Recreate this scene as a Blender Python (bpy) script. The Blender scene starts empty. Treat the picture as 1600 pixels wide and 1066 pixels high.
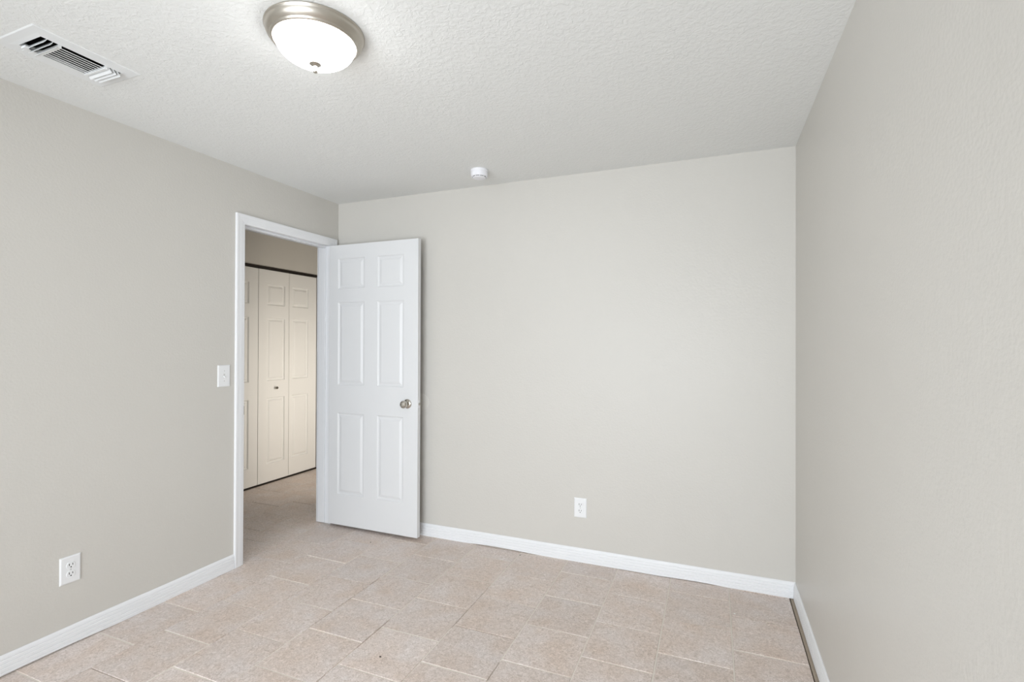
import bpy, bmesh, math, random
from mathutils import Vector, Matrix, noise
random.seed(7)
PI = math.pi
C = bpy.context.scene.collection
S = bpy.context.scene

# ------------------------------------------------------------------ camera
F_PX = 779.4
YAW, PITCH, ROLL, CAM_H = 0.38435, 0.00511, 0.00327, 1.3664
cam_d = bpy.data.cameras.new('camera')
cam_d.sensor_width = 36.0
cam_d.lens = F_PX / 1600 * 36.0
cam_d.clip_start = 0.02
cam = bpy.data.objects.new('camera', cam_d)
C.objects.link(cam)
f = Vector((-math.sin(YAW)*math.cos(PITCH), math.cos(YAW)*math.cos(PITCH), math.sin(PITCH)))
r = Vector((math.cos(YAW), math.sin(YAW), 0))
u = r.cross(f)
r2 = r*math.cos(ROLL) + u*math.sin(ROLL)
u2 = -r*math.sin(ROLL) + u*math.cos(ROLL)
cam.matrix_world = Matrix(((r2.x, u2.x, -f.x, 0), (r2.y, u2.y, -f.y, 0), (r2.z, u2.z, -f.z, CAM_H), (0, 0, 0, 1)))
S.camera = cam

# ------------------------------------------------------------------ light and exposure
S.view_settings.view_transform = 'Standard'
S.view_settings.look = 'None'
S.view_settings.gamma = 1.0
S.view_settings.use_curve_mapping = False
S.view_settings.exposure = 0.0
DOME_EMIT = 14.2         # frosted dome of the ceiling lamp
WINDOW_W = 115.0           # daylight through the unseen window added to the front wall
CLOSET_FILL_W = 10.6  # unseen fill light added for the closet doors

w = bpy.data.worlds.new('sky'); S.world = w; w.use_nodes = True
bg = w.node_tree.nodes['Background']
bg.inputs[0].default_value = (1.0, 1.0, 1.0, 1); bg.inputs[1].default_value = 2.4

def area(name, loc, rot, sx, sy, watts, col):
    d = bpy.data.lights.new(name, 'AREA'); d.shape = 'RECTANGLE'; d.size = sx; d.size_y = sy
    d.energy = watts; d.color = col
    o = bpy.data.objects.new(name, d); C.objects.link(o); o.location = loc; o.rotation_euler = rot
    return o
# daylight standing outside the pane of the added window, facing into the room
area('daylight', (-0.85, -1.52, 1.10), (PI/2, 0, 0), 2.5, 1.8, WINDOW_W, (0.858, 0.93, 1.0))
# fill light in an added, unseen side room, brightens the closet doors
area('closet_fill', (-2.30, 3.95, 0.95), (0, PI/2, 0), 1.5, 0.8, CLOSET_FILL_W, (1.0, 0.92, 0.81)).data.spread = math.radians(110)

# ------------------------------------------------------------------ dimensions
L, R, B, FR, H = -2.693, 0.410, 3.069, -1.30, 2.44
WT = 0.117
LH = L - WT                        # hall face of the left wall
HX = -3.965                        # closet wall of the hall
OY0, OY1, OZ = 2.232, 2.985, 2.100 # door opening inside its jambs

# ------------------------------------------------------------------ materials
def srgb(*c):
    return tuple(((x/255)/12.92 if x/255 <= 0.04045 else ((x/255+0.055)/1.055)**2.4) for x in c) + (1,)

def mat(name, col, rough=0.5, metal=0.0, spec=0.5, bump=None, emit=None):
    m = bpy.data.materials.new(name); m.use_nodes = True
    nt = m.node_tree; b = nt.nodes['Principled BSDF']
    b.inputs['Base Color'].default_value = col
    b.inputs['Roughness'].default_value = rough
    b.inputs['Metallic'].default_value = metal
    b.inputs['Specular IOR Level'].default_value = spec
    if emit:
        b.inputs['Emission Color'].default_value = emit[0]; b.inputs['Emission Strength'].default_value = emit[1]
    tc = nt.nodes.new('ShaderNodeTexCoord')
    n = nt.nodes.new('ShaderNodeTexNoise'); n.inputs['Scale'].default_value = bump[0] if bump else 40
    n.inputs['Detail'].default_value = bump[2] if bump else 2
    nt.links.new(tc.outputs['Object'], n.inputs['Vector'])
    if bump:
        bp = nt.nodes.new('ShaderNodeBump'); bp.inputs['Strength'].default_value = 1.0
        bp.inputs['Distance'].default_value = bump[1]
        nt.links.new(n.outputs['Fac'], bp.inputs['Height'])
        nt.links.new(bp.outputs['Normal'], b.inputs['Normal'])
    else:   # faint variation of gloss so that no surface is perfectly uniform
        mr = nt.nodes.new('ShaderNodeMapRange')
        mr.inputs['To Min'].default_value = max(0, rough-0.04); mr.inputs['To Max'].default_value = min(1, rough+0.04)
        nt.links.new(n.outputs['Fac'], mr.inputs['Value']); nt.links.new(mr.outputs['Result'], b.inputs['Roughness'])
    return m

M = {}
# orange-peel painted walls
def wall_mat():
    m = bpy.data.materials.new('greige_wall_paint'); m.use_nodes = True
    nt = m.node_tree; b = nt.nodes['Principled BSDF']; N = nt.nodes.new; K = nt.links.new
    b.inputs['Roughness'].default_value = 0.42; b.inputs['Specular IOR Level'].default_value = 0.35
    tc = N('ShaderNodeTexCoord')
    n1 = N('ShaderNodeTexNoise'); n1.inputs['Scale'].default_value = 1.1; n1.inputs['Detail'].default_value = 3
    K(tc.outputs['Object'], n1.inputs['Vector'])
    cr = N('ShaderNodeMix'); cr.data_type = 'RGBA'
    cr.inputs[6].default_value = srgb(207, 204, 197.5); cr.inputs[7].default_value = srgb(212, 209, 203)
    K(n1.outputs['Fac'], cr.inputs[0]); K(cr.outputs[2], b.inputs['Base Color'])
    n2 = N('ShaderNodeTexNoise'); n2.inputs['Scale'].default_value = 95; n2.inputs['Detail'].default_value = 2.5
    K(tc.outputs['Object'], n2.inputs['Vector'])
    n3 = N('ShaderNodeTexNoise'); n3.inputs['Scale'].default_value = 9; n3.inputs['Detail'].default_value = 2
    K(tc.outputs['Object'], n3.inputs['Vector'])
    a = N('ShaderNodeMath'); a.operation = 'MULTIPLY_ADD'; a.inputs[1].default_value = 1.4
    K(n3.outputs['Fac'], a.inputs[0]); K(n2.outputs['Fac'], a.inputs[2])
    bp = N('ShaderNodeBump'); bp.inputs['Distance'].default_value = 0.0011; bp.inputs['Strength'].default_value = 0.8
    K(a.outputs[0], bp.inputs['Height']); K(bp.outputs['Normal'], b.inputs['Normal'])
    return m
M['wall'] = wall_mat()

# knock-down textured ceiling
def ceil_mat():
    m = bpy.data.materials.new('textured_ceiling_paint'); m.use_nodes = True
    nt = m.node_tree; b = nt.nodes['Principled BSDF']; N = nt.nodes.new; K = nt.links.new
    b.inputs['Base Color'].default_value = srgb(232, 233, 231)
    b.inputs['Roughness'].default_value = 0.75; b.inputs['Specular IOR Level'].default_value = 0.25
    tc = N('ShaderNodeTexCoord')
    n1 = N('ShaderNodeTexNoise'); n1.inputs['Scale'].default_value = 58; n1.inputs['Detail'].default_value = 3
    n1.inputs['Roughness'].default_value = 0.55; n1.inputs['Distortion'].default_value = 0.6
    K(tc.outputs['Object'], n1.inputs['Vector'])
    ra = N('ShaderNodeValToRGB'); ra.color_ramp.elements[0].position = 0.40; ra.color_ramp.elements[1].position = 0.62
    K(n1.outputs['Fac'], ra.inputs[0])
    bp = N('ShaderNodeBump'); bp.inputs['Distance'].default_value = 0.0012; bp.inputs['Strength'].default_value = 0.7
    K(ra.outputs[0], bp.inputs['Height']); K(bp.outputs['Normal'], b.inputs['Normal'])
    return m
M['ceiling'] = ceil_mat()

def tile_mat():
    m = bpy.data.materials.new('beige_ceramic_tile'); m.use_nodes = True
    nt = m.node_tree; b = nt.nodes['Principled BSDF']; N = nt.nodes.new; K = nt.links.new
    b.inputs['Roughness'].default_value = 0.42; b.inputs['Specular IOR Level'].default_value = 0.45
    tc = N('ShaderNodeTexCoord'); geo = N('ShaderNodeNewGeometry')
    off = N('ShaderNodeVectorMath'); off.operation = 'MULTIPLY_ADD'
    comb = N('ShaderNodeCombineXYZ')
    for i in range(3): K(geo.outputs['Random Per Island'], comb.inputs[i])
    K(comb.outputs[0], off.inputs[0]); off.inputs[1].default_value = (17, 31, 23); K(tc.outputs['Object'], off.inputs[2])
    big = N('ShaderNodeTexNoise'); big.inputs['Scale'].default_value = 6.5; big.inputs['Detail'].default_value = 4
    K(off.outputs[0], big.inputs['Vector'])
    fine = N('ShaderNodeTexNoise'); fine.inputs['Scale'].default_value = 80; fine.inputs['Detail'].default_value = 5
    fine.inputs['Roughness'].default_value = 0.65; fine.inputs['Distortion'].default_value = 1.4
    K(off.outputs[0], fine.inputs['Vector'])
    r1 = N('ShaderNodeValToRGB')
    r1.color_ramp.elements[0].position = 0.30; r1.color_ramp.elements[0].color = srgb(222, 206, 195)
    r1.color_ramp.elements[1].position = 0.70; r1.color_ramp.elements[1].color = srgb(229, 220, 216)
    K(big.outputs['Fac'], r1.inputs[0])
    r2 = N('ShaderNodeValToRGB')
    r2.color_ramp.elements[0].position = 0.34; r2.color_ramp.elements[0].color = (0.74, 0.70, 0.66, 1)
    r2.color_ramp.elements[1].position = 0.66; r2.color_ramp.elements[1].color = (1.16, 1.16, 1.17, 1)
    K(fine.outputs['Fac'], r2.inputs[0])
    mx = N('ShaderNodeMix'); mx.data_type = 'RGBA'; mx.blend_type = 'MULTIPLY'; mx.inputs[0].default_value = 1.0
    K(r1.outputs[0], mx.inputs[6]); K(r2.outputs[0], mx.inputs[7])
    hsv = N('ShaderNodeHueSaturation')
    mr = N('ShaderNodeMapRange'); mr.inputs['To Min'].default_value = 0.95; mr.inputs['To Max'].default_value = 1.04
    K(geo.outputs['Random Per Island'], mr.inputs['Value']); K(mr.outputs['Result'], hsv.inputs['Value'])
    K(mx.outputs[2], hsv.inputs['Color']); K(hsv.outputs[0], b.inputs['Base Color'])
    bp = N('ShaderNodeBump'); bp.inputs['Distance'].default_value = 0.0006; bp.inputs['Strength'].default_value = 0.6
    K(fine.outputs['Fac'], bp.inputs['Height']); K(bp.outputs['Normal'], b.inputs['Normal'])
    return m
M['tile'] = tile_mat()
M['grout'] = mat('sand_grout', srgb(232, 224, 214), 0.9, bump=(180, 0.0008, 2))
M['slab'] = mat('bare_slab', srgb(120, 108, 92), 0.95, bump=(60, 0.002, 3))
M['mortar'] = mat('edge_mortar', srgb(172, 158, 142), 0.95, bump=(90, 0.003, 3))
M['trim'] = mat('white_trim_paint', srgb(240, 241, 243), 0.35, bump=(22, 0.0006, 2))
M['door'] = mat('white_door_paint', srgb(229, 230, 231), 0.38, bump=(150, 0.00012, 2))
M['closet'] = mat('closet_door_paint', srgb(236, 236, 234), 0.42, bump=(150, 0.00012, 2))
M['plastic'] = mat('white_plastic', srgb(238, 239, 240), 0.30)
M['detector'] = mat('detector_plastic', srgb(240, 240, 244), 0.45)
M['vent'] = mat('vent_enamel', srgb(232, 234, 234), 0.40)
M['dark'] = mat('black_void', srgb(18, 17, 16), 0.9)
M['slot'] = mat('slot_shadow_plastic', srgb(40, 38, 36), 0.7)
M['nickel'] = mat('brushed_nickel', srgb(190, 184, 174), 0.36, 1.0)
M['chrome'] = mat('polished_nickel', srgb(196, 192, 184), 0.10, 1.0)
M['screw'] = mat('painted_screw', srgb(205, 205, 203), 0.35)
M['chip'] = mat('white_paint_chip', srgb(240, 238, 232), 0.7)
M['speck'] = mat('dark_grit', srgb(70, 62, 55), 0.8)
M['gap_shade'] = mat('shade_dark_track', srgb(42, 36, 31), 0.5, 0.3)  # dark colour standing in for shade in the gaps around the closet doors
M['dome'] = mat('frosted_glass_lit', srgb(250, 248, 244), 0.25, emit=((1.0, 1.0, 1.0, 1), DOME_EMIT))

def pane_mat():
    m = bpy.data.materials.new('clear_window_glass'); m.use_nodes = True
    nt = m.node_tree; nt.nodes.clear(); N = nt.nodes.new; K = nt.links.new
    o = N('ShaderNodeOutputMaterial'); t = N('ShaderNodeBsdfTransparent'); g = N('ShaderNodeBsdfGlossy')
    g.inputs['Roughness'].default_value = 0.02
    fr = N('ShaderNodeFresnel'); fr.inputs[0].default_value = 1.45; mx = N('ShaderNodeMixShader')
    K(fr.outputs[0], mx.inputs[0]); K(t.outputs[0], mx.inputs[1]); K(g.outputs[0], mx.inputs[2]); K(mx.outputs[0], o.inputs[0])
    return m
M['pane'] = pane_mat()

# ------------------------------------------------------------------ mesh helpers
def box(bm, x0, x1, y0, y1, z0, z1):
    v = [bm.verts.new((x, y, z)) for x in (x0, x1) for y in (y0, y1) for z in (z0, z1)]
    for a in ((0, 1, 3, 2), (4, 6, 7, 5), (0, 4, 5, 1), (2, 3, 7, 6), (0, 2, 6, 4), (1, 5, 7, 3)):
        bm.faces.new([v[i] for i in a])
    return v

def lathe(bm, prof, seg=48, cx=0, cy=0, cz=0, axis='z', close=True):
    """prof: (radius, height along the axis)."""
    rings = []
    for rr, h in prof:
        if rr < 1e-6:
            p = (0, 0, h)
            ring = [p]
        else:
            ring = [(rr*math.cos(2*PI*i/seg), rr*math.sin(2*PI*i/seg), h) for i in range(seg)]
        vs = []
        for x, y, z in ring:
            if axis == 'y': x, y, z = x, z, y
            elif axis == 'x': x, y, z = z, x, y
            vs.append(bm.verts.new((x+cx, y+cy, z+cz)))
        rings.append(vs)
    for a, b in zip(rings, rings[1:]):
        for i in range(seg):
            j = (i+1) % seg
            if len(a) == 1 and len(b) == 1: continue
            if len(a) == 1: bm.faces.new((a[0], b[i], b[j]))
            elif len(b) == 1: bm.faces.new((a[i], b[0], a[j]))
            else: bm.faces.new((a[i], b[i], b[j], a[j]))

def obj(name, bm, m, parent=None, smooth=False, bevel=0, loc=None, seg=2, angle=40):
    bmesh.ops.remove_doubles(bm, verts=bm.verts, dist=1e-6)
    bmesh.ops.recalc_face_normals(bm, faces=bm.faces)
    me = bpy.data.meshes.new(name); bm.to_mesh(me); bm.free()
    o = bpy.data.objects.new(name, me); C.objects.link(o)
    for mm in (m if isinstance(m, (list, tuple)) else [m]): me.materials.append(mm)
    if smooth:
        for p in me.polygons: p.use_smooth = True
        me.set_sharp_from_angle(angle=math.radians(angle))
    if bevel:
        b = o.modifiers.new('bevel', 'BEVEL'); b.width = bevel; b.segments = seg; b.limit_method = 'ANGLE'; b.angle_limit = math.radians(50)
    if parent: o.parent = parent
    if loc: o.location = loc
    return o

def tag(o, label, cat, group=None, kind=None):
    o['label'] = label; o['category'] = cat
    if group: o['group'] = group
    if kind: o['kind'] = kind
    return o

def empty(name, loc, rz=0):
    o = bpy.data.objects.new(name, None); C.objects.link(o); o.empty_display_size = 0.05
    o.location = loc; o.rotation_euler = (0, 0, rz)
    return o

def nb(): return bmesh.new()

# ------------------------------------------------------------------ room shell
# left wall with the doorway; it runs on as the wall of the hall
bm = nb(); JT = 0.018
box(bm, LH, L, FR-0.12, OY0-JT, 0, H)
box(bm, LH, L, OY1+JT, 3.56, 0, H); box(bm, LH, L, 4.34, 5.2, 0, H); box(bm, LH, L, 3.56, 4.34, 2.05, H)  # opening beyond the back wall is added to let the fill light through
box(bm, LH, L, OY0-JT, OY1+JT, OZ+JT, H)
tag(obj('wall_left', bm, M['wall']), 'greige painted wall with the open doorway, light switch and outlet', 'wall', kind='structure')
bm = nb(); box(bm, L, R+0.12, B, B+WT, 0, H)
tag(obj('wall_back', bm, M['wall']), 'wide blank greige wall behind the open door', 'wall', kind='structure')
bm = nb(); box(bm, R, R+0.12, FR-0.12, B, 0, H)
tag(obj('wall_right', bm, M['wall']), 'blank greige wall along the right edge', 'wall', kind='structure')
WX0, WX1, WZ0, WZ1 = -2.35, 0.25, 0.10, 2.05
bm = nb()
box(bm, L, WX0, FR-0.12, FR, 0, H); box(bm, WX1, R, FR-0.12, FR, 0, H)
box(bm, WX0, WX1, FR-0.12, FR, 0, WZ0); box(bm, WX0, WX1, FR-0.12, FR, WZ1, H)
tag(obj('wall_front', bm, M['wall']), 'greige wall with the added window, behind the viewer', 'wall', kind='structure')
# hall: closet wall, ends and the closet behind the folding doors
CY0, CY1, CZ = 2.735, 4.242, 2.104
bm = nb()
box(bm, HX-0.10, HX, 0.9, CY0, 0, H); box(bm, HX-0.10, HX, CY1, 5.2, 0, H); box(bm, HX-0.10, HX, CY0, CY1, CZ, H)
tag(obj('wall_hall', bm, M['wall']), 'hallway wall above and beside the folding closet doors', 'wall', kind='structure')
bm = nb(); box(bm, HX-0.10, LH, 5.2, 5.3, 0, H); box(bm, HX-0.10, LH, 0.8, 0.9, 0, H)
tag(obj('wall_hall_end', bm, M['wall']), 'walls closing the two ends of the hallway', 'wall', kind='structure')
bm = nb()
box(bm, HX-0.72, HX-0.70, CY0-0.1, CY1+0.1, 0, H); box(bm, HX-0.70, HX-0.10, CY0-0.12, CY0-0.1, 0, H); box(bm, HX-0.70, HX-0.10, CY1+0.1, CY1+0.12, 0, H)
tag(obj('wall_closet', bm, M['wall']), 'inner walls of the dark closet behind the folding doors', 'wall', kind='structure')

bm = nb(); box(bm, -1.3, -1.2, B+WT, 5.2, 0, H); box(bm, LH, -1.2, 5.2, 5.3, 0, H)  # unseen room added to hold the closet fill light
tag(obj('wall_fill_room', bm, M['wall']), 'walls of an unseen room added around the closet fill light', 'wall', kind='structure')

# unseen window added to the front wall, sized for soft even daylight
bm = nb()
t = 0.045
for (a, b_, c, d) in ((WX0, WX1, WZ0, WZ0+t), (WX0, WX1, WZ1-t, WZ1), (WX0, WX0+t, WZ0+t, WZ1-t), (WX1-t, WX1, WZ0+t, WZ1-t)):
    box(bm, a, b_, FR-0.09, FR-0.03, c, d)
win = tag(obj('window_1', bm, M['trim'], bevel=0.003), 'white framed wide window, unseen, added behind the viewer to admit the daylight', 'window', kind='structure')
bm = nb(); xm = (WX0+WX1)/2; box(bm, xm-0.02, xm+0.02, FR-0.08, FR-0.04, WZ0+t, WZ1-t)
obj('mullion', bm, M['trim'], win)
for a, b_ in ((WX0+t, xm-0.02), (xm+0.02, WX1-t)):
    bm = nb(); box(bm, a, b_, FR-0.062, FR-0.058, WZ0+t, WZ1-t); obj('pane', bm, M['pane'], win)
bm = nb(); box(bm, WX0-0.03, WX1+0.03, FR-0.03, FR+0.03, WZ0-0.025, WZ0); obj('sill', bm, M['trim'], win, bevel=0.003)

# ceiling with the cut-out for the air vent
VX0, VX1, VY0, VY1 = -2.325, -2.175, 0.985, 1.255
bm = nb()
X0, X1, Y0, Y1 = HX-0.75, R+0.12, FR-0.12, 5.3
box(bm, X0, VX0, Y0, Y1, H, H+0.02); box(bm, VX1, X1, Y0, Y1, H, H+0.02)
box(bm, VX0, VX1, Y0, VY0, H, H+0.02); box(bm, VX0, VX1, VY1, Y1, H, H+0.02)
tag(obj('ceiling', bm, M['ceiling']), 'off-white knockdown textured ceiling', 'ceiling', kind='structure')

# ------------------------------------------------------------------ tiled floor (one mesh)
bm = nb()
box(bm, X0, X1, Y0, Y1, -0.06, -0.010)
for fc in bm.faces: fc.material_index = 2
n0 = len(bm.faces)
TE = 0.379                            # the tiles stop short of the right baseboard
box(bm, X0, TE-0.002, Y0, Y1, -0.0098, -0.0078)
bm.faces.ensure_lookup_table()
for fc in bm.faces[n0:]: fc.material_index = 1
n1 = len(bm.faces)
box(bm, TE+0.005, R, Y0, B, -0.0098, -0.0030)       # mortar strip left along the right wall
bm.faces.ensure_lookup_table()
for fc in bm.faces[n1:]: fc.material_index = 3
xs = {-7: -4.61, -6: -4.297, -5: -3.984, -4: -3.67, -3: -3.36, -2: -3.05, -1: -2.737, 0: -2.423, 1: -2.113, 2: -1.800, 3: -1.484, 4: -1.166, 5: -0.850, 6: -0.537, 7: -0.230, 8: 0.080, 9: TE+0.002}
ph = {-7: 3.135, -6: 2.985, -5: 3.135, -4: 3.135, -3: 2.977, -2: 2.832, -1: 2.057, 0: 2.187, 1: 2.022, 2: 2.160, 3: 2.300, 4: 2.147, 5: 2.289, 6: 2.441, 7: 2.297, 8: 2.448}
P = 0.3005
rnd = random.Random(3)
def tile(x0, x1, y0, y1, dz):
    """a slab with slightly eased, slightly wavy edges and its own small tilt"""
    e = 0.0018
    tx, ty = rnd.uniform(-.0012, .0012), rnd.uniform(-.0012, .0012)
    def z(x, y, d): return dz + d + tx*((x-x0)/(x1-x0)-.5) + ty*((y-y0)/(y1-y0)-.5)
    bot = [bm.verts.new((x, y, z(x, y, -0.007))) for x, y in ((x0, y0), (x1, y0), (x1, y1), (x0, y1))]
    mid = [bm.verts.new((x, y, z(x, y, -e))) for x, y in ((x0, y0), (x1, y0), (x1, y1), (x0, y1))]
    top = [bm.verts.new((x, y, z(x, y, 0))) for x, y in ((x0+e, y0+e), (x1-e, y0+e), (x1-e, y1-e), (x0+e, y1-e))]
    bm.faces.new(top)
    for i in range(4):
        j = (i+1) % 4
        bm.faces.new((bot[i], bot[j], mid[j], mid[i])); bm.faces.new((mid[i], mid[j], top[j], top[i]))
for k in range(-7, 9):
    gx = 0.0013 if k < 7 else 0.0022
    x0, x1 = xs[k], xs[k+1]
    jn = ph[k] - P*14
    while jn < Y1:
        a, b_ = max(jn, Y0), min(jn+P, Y1)
        if b_ - a > 0.01:
            gl = 0.0030 if k in (7, 8) else 0.0021
            j1, j2 = rnd.uniform(-.0007, .0007), rnd.uniform(-.0007, .0007)
            tile(x0+gl+j1*.6, x1-(0.0030 if k in (6, 7) else 0.0021)+j2*.6, a+0.0024+j1, b_-0.0024+j2, rnd.uniform(-.0010, .0008))
        jn += P
# grout: pressed into each joint to its own depth, worn low in places
n2 = len(bm.faces)
for k in range(-7, 9):
    x0, x1 = xs[k], xs[k+1]
    jn = ph[k] - P*14
    while jn < Y1:
        if jn > Y0+.01:
            d = rnd.choice((.0012, .0016, .0020, .0024, .0042))
            box(bm, x0+.0032, x1-.0032, jn-.0035, jn+.0035, -.0095, -d)
        jn += P
    yy = Y0
    while yy < Y1:
        y2 = min(yy+rnd.uniform(.12, .35), Y1)
        full = k >= 7 or yy > 2.35 or rnd.random() < 0.25
        d = rnd.uniform(.0010, .0018) if full else rnd.uniform(.0040, .0065)
        box(bm, x0-.0030, x0+.0030, yy, y2, -.0095, -d)
        yy = y2
bm.faces.ensure_lookup_table()
for fc in bm.faces[n2:]: fc.material_index = 1
tag(obj('floor', bm, [M['tile'], M['grout'], M['slab'], M['mortar']]), 'beige ceramic tile floor laid in a half-offset pattern', 'floor', kind='structure')

# ------------------------------------------------------------------ baseboards
BH = 0.086
PROF = [(0.000, .0130), (.015, .0132), (.017, .0106), (.020, .0130), (.032, .0128), (.034, .0102), (.037, .0124), (.049, .0120), (.051, .0094), (.054, .0112), (.064, .0104), (.066, .0078), (.069, .0094), (.076, .0084), (.082, .0056), (BH, .0026)]
def baseboard(name, p0, p1, nrm, label, seed, m0=0, m1=0):
    """extruded moulding from p0 to p1 against a wall, nrm points into the room; m0/m1 mitre the ends; the top wanders a little like the hand-cut paint line"""
    bm = nb(); d = Vector((p1[0]-p0[0], p1[1]-p0[1])); ln = d.length; d.normalize()
    n = max(2, int(ln/0.05)); rows = []
    for i in range(n+1):
        s = ln*i/n; row = []
        lift = 0.0008 + 0.0110*max(0, noise.noise(Vector((s*2.6+seed, seed*1.37, .5))))
        wav = 0.0016*noise.noise(Vector((s*3.1, seed*3.7, 2)))
        pts = [(0.0, 0.0)] + [(h, th) for h, th in PROF] + [(BH, 0.0)]
        for h, th in pts:
            ss = s + (m0*th if i == 0 else 0) - (m1*th if i == n else 0)
            z = h*(1+wav/BH) if h > .05 else h
            z = max(z, lift)
            row.append(bm.verts.new((p0[0]+d.x*ss+nrm[0]*th, p0[1]+d.y*ss+nrm[1]*th, z)))
        rows.append(row)
    for a, b_ in zip(rows, rows[1:]):
        for i in range(len(a)-1): bm.faces.new((a[i], b_[i], b_[i+1], a[i+1]))
        bm.faces.new((a[-1], b_[-1], b_[0], a[0]))
    bm.faces.new(rows[0]); bm.faces.new(rows[-1][::-1])
    return tag(obj(name, bm, M['trim']), label, 'baseboard', kind='structure')
CW = 0.060
baseboard('baseboard_left', (L, FR), (L, OY0-CW), (1, 0), 'white baseboard under the wall with the light switch', 1.3)
baseboard('baseboard_back', (L, B), (R, B), (0, -1), 'white baseboard along the blank wall behind the door', 5.1, 0, 1)
baseboard('baseboard_right', (R, FR), (R, B), (-1, 0), 'white baseboard along the right wall', 8.9, 0, 1)
baseboard('baseboard_hall', (LH, OY1+CW), (LH, 3.56), (-1, 0), 'white baseboard in the hallway beyond the doorway', 4.4)

# ------------------------------------------------------------------ door lining and casing
def casing(bm, xw, sgn):
    prof = [(0.0, 0.0), (0.0, .0085), (.004, .0105), (.014, .0112), (.018, .0128), (.030, .0138), (.040, .0138), (.048, .0155), (.058, .0155), (CW, .0140), (CW, 0.0)]
    a0, a1, zt = OY0+0.002, OY1-0.002, OZ-0.002
    cols = []
    for q, th in prof:
        x = xw + sgn*th
        cols.append([bm.verts.new(p) for p in ((x, a0-q, 0.001), (x, a0-q, zt+q), (x, a1+q, zt+q), (x, a1+q, 0.001))])
    for a, b_ in zip(cols, cols[1:]):
        for i in range(3): bm.faces.new((a[i], a[i+1], b_[i+1], b_[i]))
    bm.faces.new([c[0] for c in cols]); bm.faces.new([c[3] for c in cols][::-1])
bm = nb(); casing(bm, L, 1)
tag(obj('trim_1', bm, M['trim']), 'white moulded casing around the open doorway', 'door casing', kind='structure')
bm = nb(); casing(bm, LH, -1)
tag(obj('trim_2', bm, M['trim']), 'white casing of the doorway on its hallway side', 'door casing', kind='structure')
bm = nb()
box(bm, LH, L, OY0-JT, OY0, 0.001, OZ); box(bm, LH, L, OY1, OY1+JT, 0.001, OZ); box(bm, LH, L, OY0-JT, OY1+JT, OZ, OZ+JT)
jamb = tag(obj('trim_3', bm, M['trim']), 'white jamb lining the inside of the doorway', 'door jamb', kind='structure')
bm = nb(); sx0, sx1, sd = L-0.072, L-0.040, 0.011
box(bm, sx0, sx1, OY0, OY0+sd, 0.006, OZ-sd); box(bm, sx0, sx1, OY1-sd, OY1, 0.006, OZ-sd); box(bm, sx0, sx1, OY0, OY1, OZ-sd, OZ)
obj('stop_moulding', bm, M['trim'], jamb, bevel=0.002)
bm = nb(); box(bm, L-0.030, L+0.0125, OY0, OY0+0.0016, 0.922, 0.976)
obj('strike_plate', bm, M['nickel'], jamb, bevel=0.0006)

# ------------------------------------------------------------------ panelled door leaves
RINGS = [(0.0, 0.0), (0.004, -0.0042), (0.010, -0.0070), (0.017, -0.0070), (0.030, -0.0022), (0.036, -0.0010), (0.040, -0.0010)]
def leaf_mesh(W, Z0, Z1, T, panels, deep=1.0):
    """x 0..W, front at y=0 (facing -y), back at y=T"""
    bm = nb()
    xs_ = sorted({0, W} | {round(p[0], 5) for p in panels} | {round(p[1], 5) for p in panels})
    zs_ = sorted({Z0, Z1} | {round(p[2], 5) for p in panels} | {round(p[3], 5) for p in panels})
    def inside(x, z): return any(p[0] < x < p[1] and p[2] < z < p[3] for p in panels)
    for y, s in ((0, 1), (T, -1)):
        for i in range(len(xs_)-1):
            for j in range(len(zs_)-1):
                a, b_, c, d = xs_[i], xs_[i+1], zs_[j], zs_[j+1]
                if inside((a+b_)/2, (c+d)/2): continue
                bm.faces.new([bm.verts.new(q) for q in ((a, y, c), (b_, y, c), (b_, y, d), (a, y, d))])
        for p in panels:
            prev = None
            for ins, dep in RINGS:
                yy = y - s*dep*deep
                ring = [bm.verts.new(q) for q in ((p[0]+ins, yy, p[2]+ins), (p[1]-ins, yy, p[2]+ins), (p[1]-ins, yy, p[3]-ins), (p[0]+ins, yy, p[3]-ins))]
                if prev:
                    for i in range(4): bm.faces.new((prev[i], prev[(i+1) % 4], ring[(i+1) % 4], ring[i]))
                prev = ring
            bm.faces.new(prev)
    for a, b_ in zip(xs_, xs_[1:]):
        for z in (Z0, Z1): bm.faces.new([bm.verts.new(q) for q in ((a, 0, z), (b_, 0, z), (b_, T, z), (a, T, z))])
    for a, b_ in zip(zs_, zs_[1:]):
        for x in (0, W): bm.faces.new([bm.verts.new(q) for q in ((x, 0, a), (x, 0, b_), (x, T, b_), (x, T, a))])
    return bm

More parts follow.
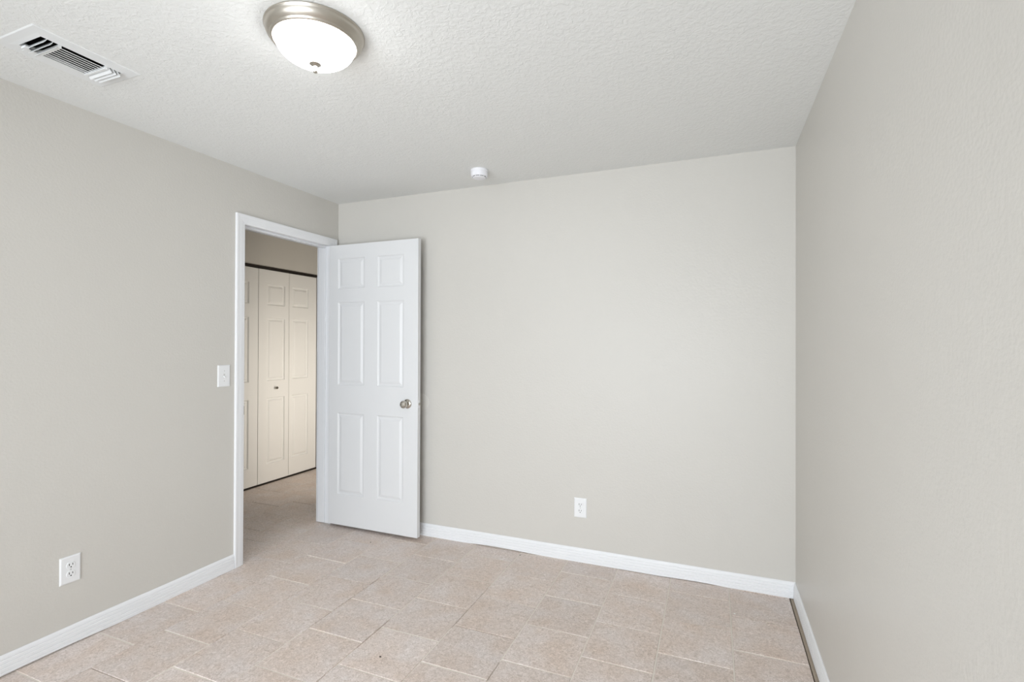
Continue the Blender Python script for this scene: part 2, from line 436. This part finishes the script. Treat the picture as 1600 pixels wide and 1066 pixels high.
DX, DY, DW, DT = -2.672, 2.951, 0.777, 0.035
pan = []
for xa, xb in ((-2.590, -2.350), (-2.236, -2.012)):
    for za, zb in ((1.768, 1.992), (1.056, 1.668), (0.250, 0.849)):
        pan.append((xa-DX, xb-DX, za, zb))
door = obj('door_1', leaf_mesh(DW, 0.020, 2.094, DT, pan), M['door'], bevel=0.0018, loc=(DX, DY, 0))
tag(door, 'white six-panel door standing open into the room', 'door', kind='structure')
def knob(parent, x, z, y, s, name='door_knob'):
    """round passage knob on the y axis; s=-1 towards the viewer"""
    b1 = nb(); lathe(b1, [(0.0, 0), (.0325, 0), (.0330, .002), (.0315, .0045), (.026, .0075), (.018, .0095), (.0135, .012), (0, .012)], 40, axis='y')
    for v in b1.verts: v.co.y *= s
    o = obj(name, b1, M['chrome'], parent, smooth=True, loc=(x, y, z))
    b2 = nb(); lathe(b2, [(0.0125, .010), (.0115, .020), (.0135, .026), (.0205, .031), (.0262, .038), (.0275, .046), (.0262, .054), (.0225, .060), (.0165, .0635), (.0155, .0620), (.0105, .0630), (.0, .0640)], 40, axis='y')
    for v in b2.verts: v.co.y *= s
    k = obj('grip', b2, M['chrome'], o, smooth=True)
    return o
knob(door, -1.978-DX, 0.944, 0.0, -1)
knob(door, -1.978-DX, 0.944, DT, 1)
bm = nb(); box(bm, DW-0.0005, DW+0.0010, 0.007, 0.028, 0.918, 0.970); lp = obj('latch_plate', bm, M['trim'], door, bevel=0.0004)
bm = nb(); lathe(bm, [(0, 0), (.0085, 0), (.0085, .009), (.006, .0115), (0, .012)], 20, DW, 0.0175, 0.944, axis='x'); obj('latch_bolt', bm, M['chrome'], lp, smooth=True)

# white disc on the wall where the far knob meets it
bm = nb(); lathe(bm, [(0, 0), (.0635, 0), (.0640, -.0012), (.060, -.0022), (0, -.0022)], 48, axis='y')
tag(obj('wall_bumper', bm, mat('bumper_disc', srgb(214, 211, 204), 0.45), smooth=True, loc=(-1.940, B, 0.944)),
    'round wall protector disc half hidden behind the open door at knob height', 'wall bumper')

# ------------------------------------------------------------------ folding closet doors in the hall
def bifold(name, y_first, widths, panelspec, knob_leaf, label):
    root = empty(name, (-4.000, y_first, 0)); root.rotation_euler = (0, 0, PI/2)   # local x runs along +Y, local -y faces the room (+X)
    x = 0
    for i, (w_, (pa, pb)) in enumerate(zip(widths, panelspec)):
        ps = [(pa, pb, za, zb) for za, zb in ((1.732, 1.936), (0.997, 1.607), (0.192, 0.832))]
        lf = obj('door_panel', leaf_mesh(w_-0.003, 0.020, 2.072, 0.028, ps, 1.9), M['closet'], root, bevel=0.0012, loc=(x+0.0015, 0, 0))
        if i == knob_leaf:
            kx = 3.680-y_first-x if knob_leaf == 0 else w_-0.2
            b2 = nb(); lathe(b2, [(0, 0), (.0095, 0), (.0085, .006), (.0075, .012), (.0125, .018), (.0140, .023), (.0120, .027), (0, .0285)], 28, axis='y')
            for v in b2.verts: v.co.y *= -1
            obj('knob', b2, M['chrome'], lf, smooth=True, loc=(kx, 0, 0.924))
        x += w_
    tag(root, label, 'closet door', 'folding closet doors in the hallway', 'structure')
    return root
bifold('door_2', 3.480, (0.368, 0.375), ((0.101, 0.315), (0.040, 0.258)), 0, 'white folding closet door pair fully visible through the doorway')
bifold('door_3', 2.742, (0.368, 0.368), ((0.101, 0.315), (0.050, 0.265)), 1, 'white folding closet door cut off by the left side of the doorway')
bm = nb(); box(bm, -4.030, -4.004, CY0, CY1, CZ-0.024, CZ)  # track coloured dark to deepen the shade above the doors
tag(obj('trim_4', bm, M['gap_shade']), 'track above the folding closet doors, coloured dark for the shaded gap', 'door track', kind='structure')

bm = nb(); box(bm, -4.034, -4.004, CY0, CY1, 0.0012, 0.014)  # strip added to blacken the shaded gap below the doors
tag(obj('trim_5', bm, M['gap_shade']), 'dark strip on the floor standing in for the shaded gap under the folding closet doors', 'door track', kind='structure')

# ------------------------------------------------------------------ wall plates
def plate(bm, w_, h_, t=0.006):
    z = [(0.0, 0.0), (0.0, t*.45), (0.004, t*.9), (0.006, t)]
    prev = None
    for ins, d in z:
        ring = [bm.verts.new((sx*(w_/2-ins), -d, sz*(h_/2-ins))) for sx, sz in ((-1, -1), (1, -1), (1, 1), (-1, 1))]
        if prev:
            for i in range(4): bm.faces.new((prev[i], prev[(i+1) % 4], ring[(i+1) % 4], ring[i]))
        else: bm.faces.new(ring[::-1])
        prev = ring
    bm.faces.new(prev)
def screw(parent, z, y=-0.006):
    bm = nb(); lathe(bm, [(0, 0), (.0032, 0), (.0030, .0010), (.0015, .0014), (0, .0014)], 16, axis='y')
    for v in bm.verts: v.co.y *= -1
    return obj('screw', bm, M['screw'], parent, smooth=True, loc=(0, y, z))
def outlet(loc, rz, label):
    """local -y faces into the room"""
    root = empty('wall_outlet', loc, rz)
    bm = nb(); plate(bm, 0.080, 0.122); pl = obj('cover_plate', bm, M['plastic'], root)
    for zc in (0.0195, -0.0195):
        bm = nb()
        n = 28; ring0, ring1, ring2 = [], [], []
        for i in range(n):
            a = 2*PI*i/n; x = 0.0172*math.cos(a); z = max(-0.0138, min(0.0138, 0.0172*math.sin(a)))
            ring0.append(bm.verts.new((x, -0.0055, z))); ring1.append(bm.verts.new((x, -0.0074, z))); ring2.append(bm.verts.new((x*.95, -0.0080, z*.95)))
        for i in range(n):
            j = (i+1) % n
            bm.faces.new((ring0[i], ring0[j], ring1[j], ring1[i])); bm.faces.new((ring1[i], ring1[j], ring2[j], ring2[i]))
        bm.faces.new(ring2); bm.faces.new(ring0[::-1])
        rc = obj('receptacle', bm, M['plastic'], root, loc=(0, 0, zc))
        for xo in (-0.0066, 0.0066):
            bm = nb(); hh = 0.0042 if xo > 0 else 0.0050
            box(bm, xo-0.0014, xo+0.0014, -0.0083, -0.0072, 0.0040-hh, 0.0040+hh); obj('slot', bm, M['slot'], rc)
        bm = nb(); lathe(bm, [(0, 0.0072), (.0027, .0072), (.0027, .0083), (0, .0083)], 14, 0, 0, -0.0072, axis='y')
        for v in bm.verts: v.co.y *= -1
        obj('ground_hole', bm, M['slot'], rc)
    screw(root, 0)
    return tag(root, label, 'outlet')
outlet((L, 1.3455, 0.341), PI/2, 'white duplex outlet low on the left wall near the floor')
outlet((-0.774, B, 0.3375), 0, 'white duplex outlet on the back wall right of the open door')

sw = empty('light_switch', (L, 2.101, 1.169), PI/2)
bm = nb(); plate(bm, 0.080, 0.128); obj('cover_plate', bm, M['plastic'], sw)
bm = nb(); box(bm, -0.0052, 0.0052, -0.0064, -0.005, -0.0120, 0.0120); obj('toggle_slot', bm, M['screw'], sw)
bm = nb()
v = [(-.0045, -.006, .004), (.0045, -.006, .004), (.0045, -.006, -.008), (-.0045, -.006, -.008), (-.0036, -.0150, -.0065), (.0036, -.0150, -.0065), (.0036, -.0135, -.0120), (-.0036, -.0135, -.0120)]
vv = [bm.verts.new(q) for q in v]
for q in ((0, 1, 2, 3), (4, 7, 6, 5), (0, 4, 5, 1), (1, 5, 6, 2), (2, 6, 7, 3), (3, 7, 4, 0)): bm.faces.new([vv[i] for i in q])
obj('toggle', bm, M['plastic'], sw, bevel=0.0006)
screw(sw, 0.030); screw(sw, -0.030)
tag(sw, 'white toggle light switch on the wall left of the doorway', 'light switch')

# ------------------------------------------------------------------ ceiling lamp
lamp = empty('ceiling_light', (-1.277, 1.337, H))
bm = nb()
lathe(bm, [(0.10, 0), (.1585, 0), (.1625, -.0015), (.1635, -.0045), (.1615, -.0070), (.1600, -.0085), (.1590, -.0150), (.1560, -.0230), (.1510, -.0300),
           (.1455, -.0345), (.1440, -.0360), (.1430, -.0400), (.1400, -.0430), (.1360, -.0435), (.1335, -.0420), (.1320, -.0380), (.1310, -.0250), (.10, -.0200), (.10, 0)], 96)
obj('metal_pan', bm, M['nickel'], lamp, smooth=True, angle=60)
bm = nb(); prof = []
for i in range(19):
    a = i/18*PI/2
    prof.append((0.1315*math.cos(a)**0.92 if i < 18 else 0.0, -0.036 - 0.075*math.sin(a)**1.02))
lathe(bm, prof, 96)
obj('glass_dome', bm, M['dome'], lamp, smooth=True, angle=80)
bm = nb(); lathe(bm, [(0, -.1090), (.0190, -.1104), (.0195, -.1116), (.0180, -.1128), (.0090, -.1150), (.0058, -.1180), (.0050, -.1250), (.0065, -.1300), (.0078, -.1340), (.0072, -.1380), (.0042, -.1412), (0, -.1425)], 32)
obj('finial', bm, M['nickel'], lamp, smooth=True)
tag(lamp, 'round brushed nickel ceiling light with glowing frosted glass dome', 'ceiling light')

# ------------------------------------------------------------------ smoke detector
sd_ = empty('smoke_detector', (-1.347, 2.782, H))
bm = nb(); lathe(bm, [(0, 0), (.0535, 0), (.0545, -.002), (.0545, -.010), (.0530, -.012), (0, -.012)], 56); obj('base', bm, M['detector'], sd_, smooth=True)
bm = nb(); lathe(bm, [(0.030, -.012), (.0520, -.012), (.0530, -.016), (.0525, -.036), (.0500, -.0425), (.0470, -.0440), (.0440, -.0440), (.0430, -.0400), (.030, -.0400)], 56); obj('housing', bm, M['detector'], sd_, smooth=True)
bm = nb(); lathe(bm, [(0.0, -.0400), (.0430, -.0400), (.0420, -.0450), (0, -.0450)], 56); obj('smoke_chamber', bm, M['slot'], sd_)
bm = nb(); lathe(bm, [(0, -.0445), (.0390, -.0445), (.0400, -.0470), (.0380, -.0500), (.0300, -.0520), (0, -.0525)], 56); obj('cap', bm, M['detector'], sd_, smooth=True)
for i in range(10):
    a = 2*PI*i/10+0.2
    bm = nb(); box(bm, .0375, .0455, -.0022, .0022, -.0470, -.0425)
    bmesh.ops.rotate(bm, verts=bm.verts, cent=(0, 0, 0), matrix=Matrix.Rotation(a, 3, 'Z')); obj('rib', bm, M['detector'], sd_)
tag(sd_, 'small round white smoke detector on the ceiling near the back wall', 'smoke detector')

# ------------------------------------------------------------------ air vent
vent = empty('air_vent', (0, 0, 0))
fx0, fx1, fy0, fy1 = -2.385, -2.128, 0.945, 1.290
bm = nb(); prev = None
for k, (x0, x1, y0, y1, z) in enumerate(((fx0, fx1, fy0, fy1, H), (fx0, fx1, fy0, fy1, H-.0012), (fx0+.004, fx1-.004, fy0+.004, fy1-.004, H-.0032),
        (fx0+.032, fx1-.032, fy0+.030, fy1-.030, H-.0036), (VX0+.004, VX1-.004, VY0+.004, VY1-.004, H-.0050), (VX0+.007, VX1-.007, VY0+.007, VY1-.007, H-.0052), (VX0+.007, VX1-.007, VY0+.007, VY1-.007, H+.010))):
    ring = [bm.verts.new(q) for q in ((x0, y0, z), (x1, y0, z), (x1, y1, z), (x0, y1, z))]
    if prev:
        for i in range(4): bm.faces.new((prev[i], prev[(i+1) % 4], ring[(i+1) % 4], ring[i]))
    prev = ring
obj('frame', bm, M['vent'], vent)
bm = nb()   # dark duct above the cut-out
box(bm, VX0, VX1, VY0, VY1, H+.0005, H+0.16)
bm.faces.ensure_lookup_table()
lowest = min(bm.faces, key=lambda q: q.calc_center_median().z); bm.faces.remove(lowest)
obj('duct', bm, M['dark'], vent)
ix0, ix1, iy0, iy1 = VX0+.007, VX1-.007, VY0+.007, VY1-.007
ya, yb = 1.048, 1.196
for y in (ya, yb):
    bm = nb(); box(bm, ix0, ix1, y-.005, y+.005, H-.0150, H-.004); obj('divider', bm, M['vent'], vent, bevel=0.001)
def blade(pts_fn, a0, a1, name='slat'):
    """a thin curved louvre blade: cross-section points swept between a0 and a1"""
    bm = nb(); A = [bm.verts.new(pts_fn(q, a0)) for q in range(8)]; Bv = [bm.verts.new(pts_fn(q, a1)) for q in range(8)]
    for i in range(8): bm.faces.new((A[i], A[(i+1) % 8], Bv[(i+1) % 8], Bv[i]))
    bm.faces.new(A[::-1]); bm.faces.new(Bv)
    obj(name, bm, M['vent'], vent)
CS = [(0, 0), (.0035, -.0040), (.0060, -.0090), (.0070, -.0150), (.0082, -.0150), (.0072, -.0088), (.0046, -.0034), (.0012, .0004)]
CM = [(0, 0), (.0010, -.0009), (.0036, -.0011), (.0066, -.0013), (.0068, -.0006), (.0050, -.0001), (.0034, .0001), (.0014, .0008)]
n = 8
for i in range(n):          # middle: eight blades along the length
    xc = ix0 + (ix1-ix0)*(i+0.25)/n
    blade(lambda q, yv, xc=xc: (xc+CM[q][0], yv, H-.011+CM[q][1]), ya+.005, yb-.005)
CE = [(0, 0), (.006, -.0050), (.0115, -.0110), (.0190, -.0165), (.0200, -.0150), (.0125, -.0095), (.0072, -.0035), (.0014, .0010)]
for i in range(3):          # near end: blades across, thrown towards the end
    yc = iy0 + 0.002 + i*0.0178
    blade(lambda q, xv, yc=yc: (xv, yc+0.0190-CE[q][0]*.62, H-.002+CE[q][1]*1.1), ix0, ix1)
for i in range(3):          # far end: blades across, thrown the other way
    yc = yb+.006 + i*0.0150
    blade(lambda q, xv, yc=yc: (xv, yc+CE[q][0]*.80-.002, H-.002+CE[q][1]*1.1), ix0, ix1)
bm = nb(); box(bm, ix0+.02, ix0+.045, iy0-.003, iy0+.010, H-.024, H-.016); obj('damper_lever', bm, M['vent'], vent, bevel=0.001)
tag(vent, 'white rectangular air vent with louvres in the ceiling near the left wall', 'air vent')

# ------------------------------------------------------------------ bits lying on the floor
def chip(name, x, y, s, m, label, cat, seed, group=None):
    bm = nb(); bmesh.ops.create_icosphere(bm, subdivisions=2, radius=1)
    for v in bm.verts:
        k = 1 + .35*noise.noise(v.co*1.7+Vector((seed, 0, 0)))
        v.co = Vector((v.co.x*s*k, v.co.y*s*.7*k, v.co.z*s*.35*k))
    zmin = min(v.co.z for v in bm.verts)
    tag(obj(name, bm, m, loc=(x, y, 0.0002-zmin)), label, cat, group)
chip('paint_chip', 0.099, 2.772, .0055, M['chip'], 'tiny white paint chip on a floor tile near the right corner', 'paint chip', 1)
chip('paint_chip', 0.362, 3.035, .0050, M['chip'], 'tiny white paint chip against the baseboard in the right corner', 'paint chip', 2)
chip('paint_chip', 0.371, 2.995, .0045, M['chip'], 'tiny paint chip at the tile edge beside the right baseboard', 'paint chip', 5)
chip('grit_speck', -1.344, 1.805, .0050, M['speck'], 'dark speck of grit in the middle of a foreground tile', 'grit', 3)
chip('grit_speck', -1.157, 3.010, .0045, M['speck'], 'dark speck of grit on a joint beside the back baseboard', 'grit', 4)
chip('grit_speck', -2.177, 2.812, .0045, M['speck'], 'dark speck of grit on the floor in front of the open door', 'grit', 6)
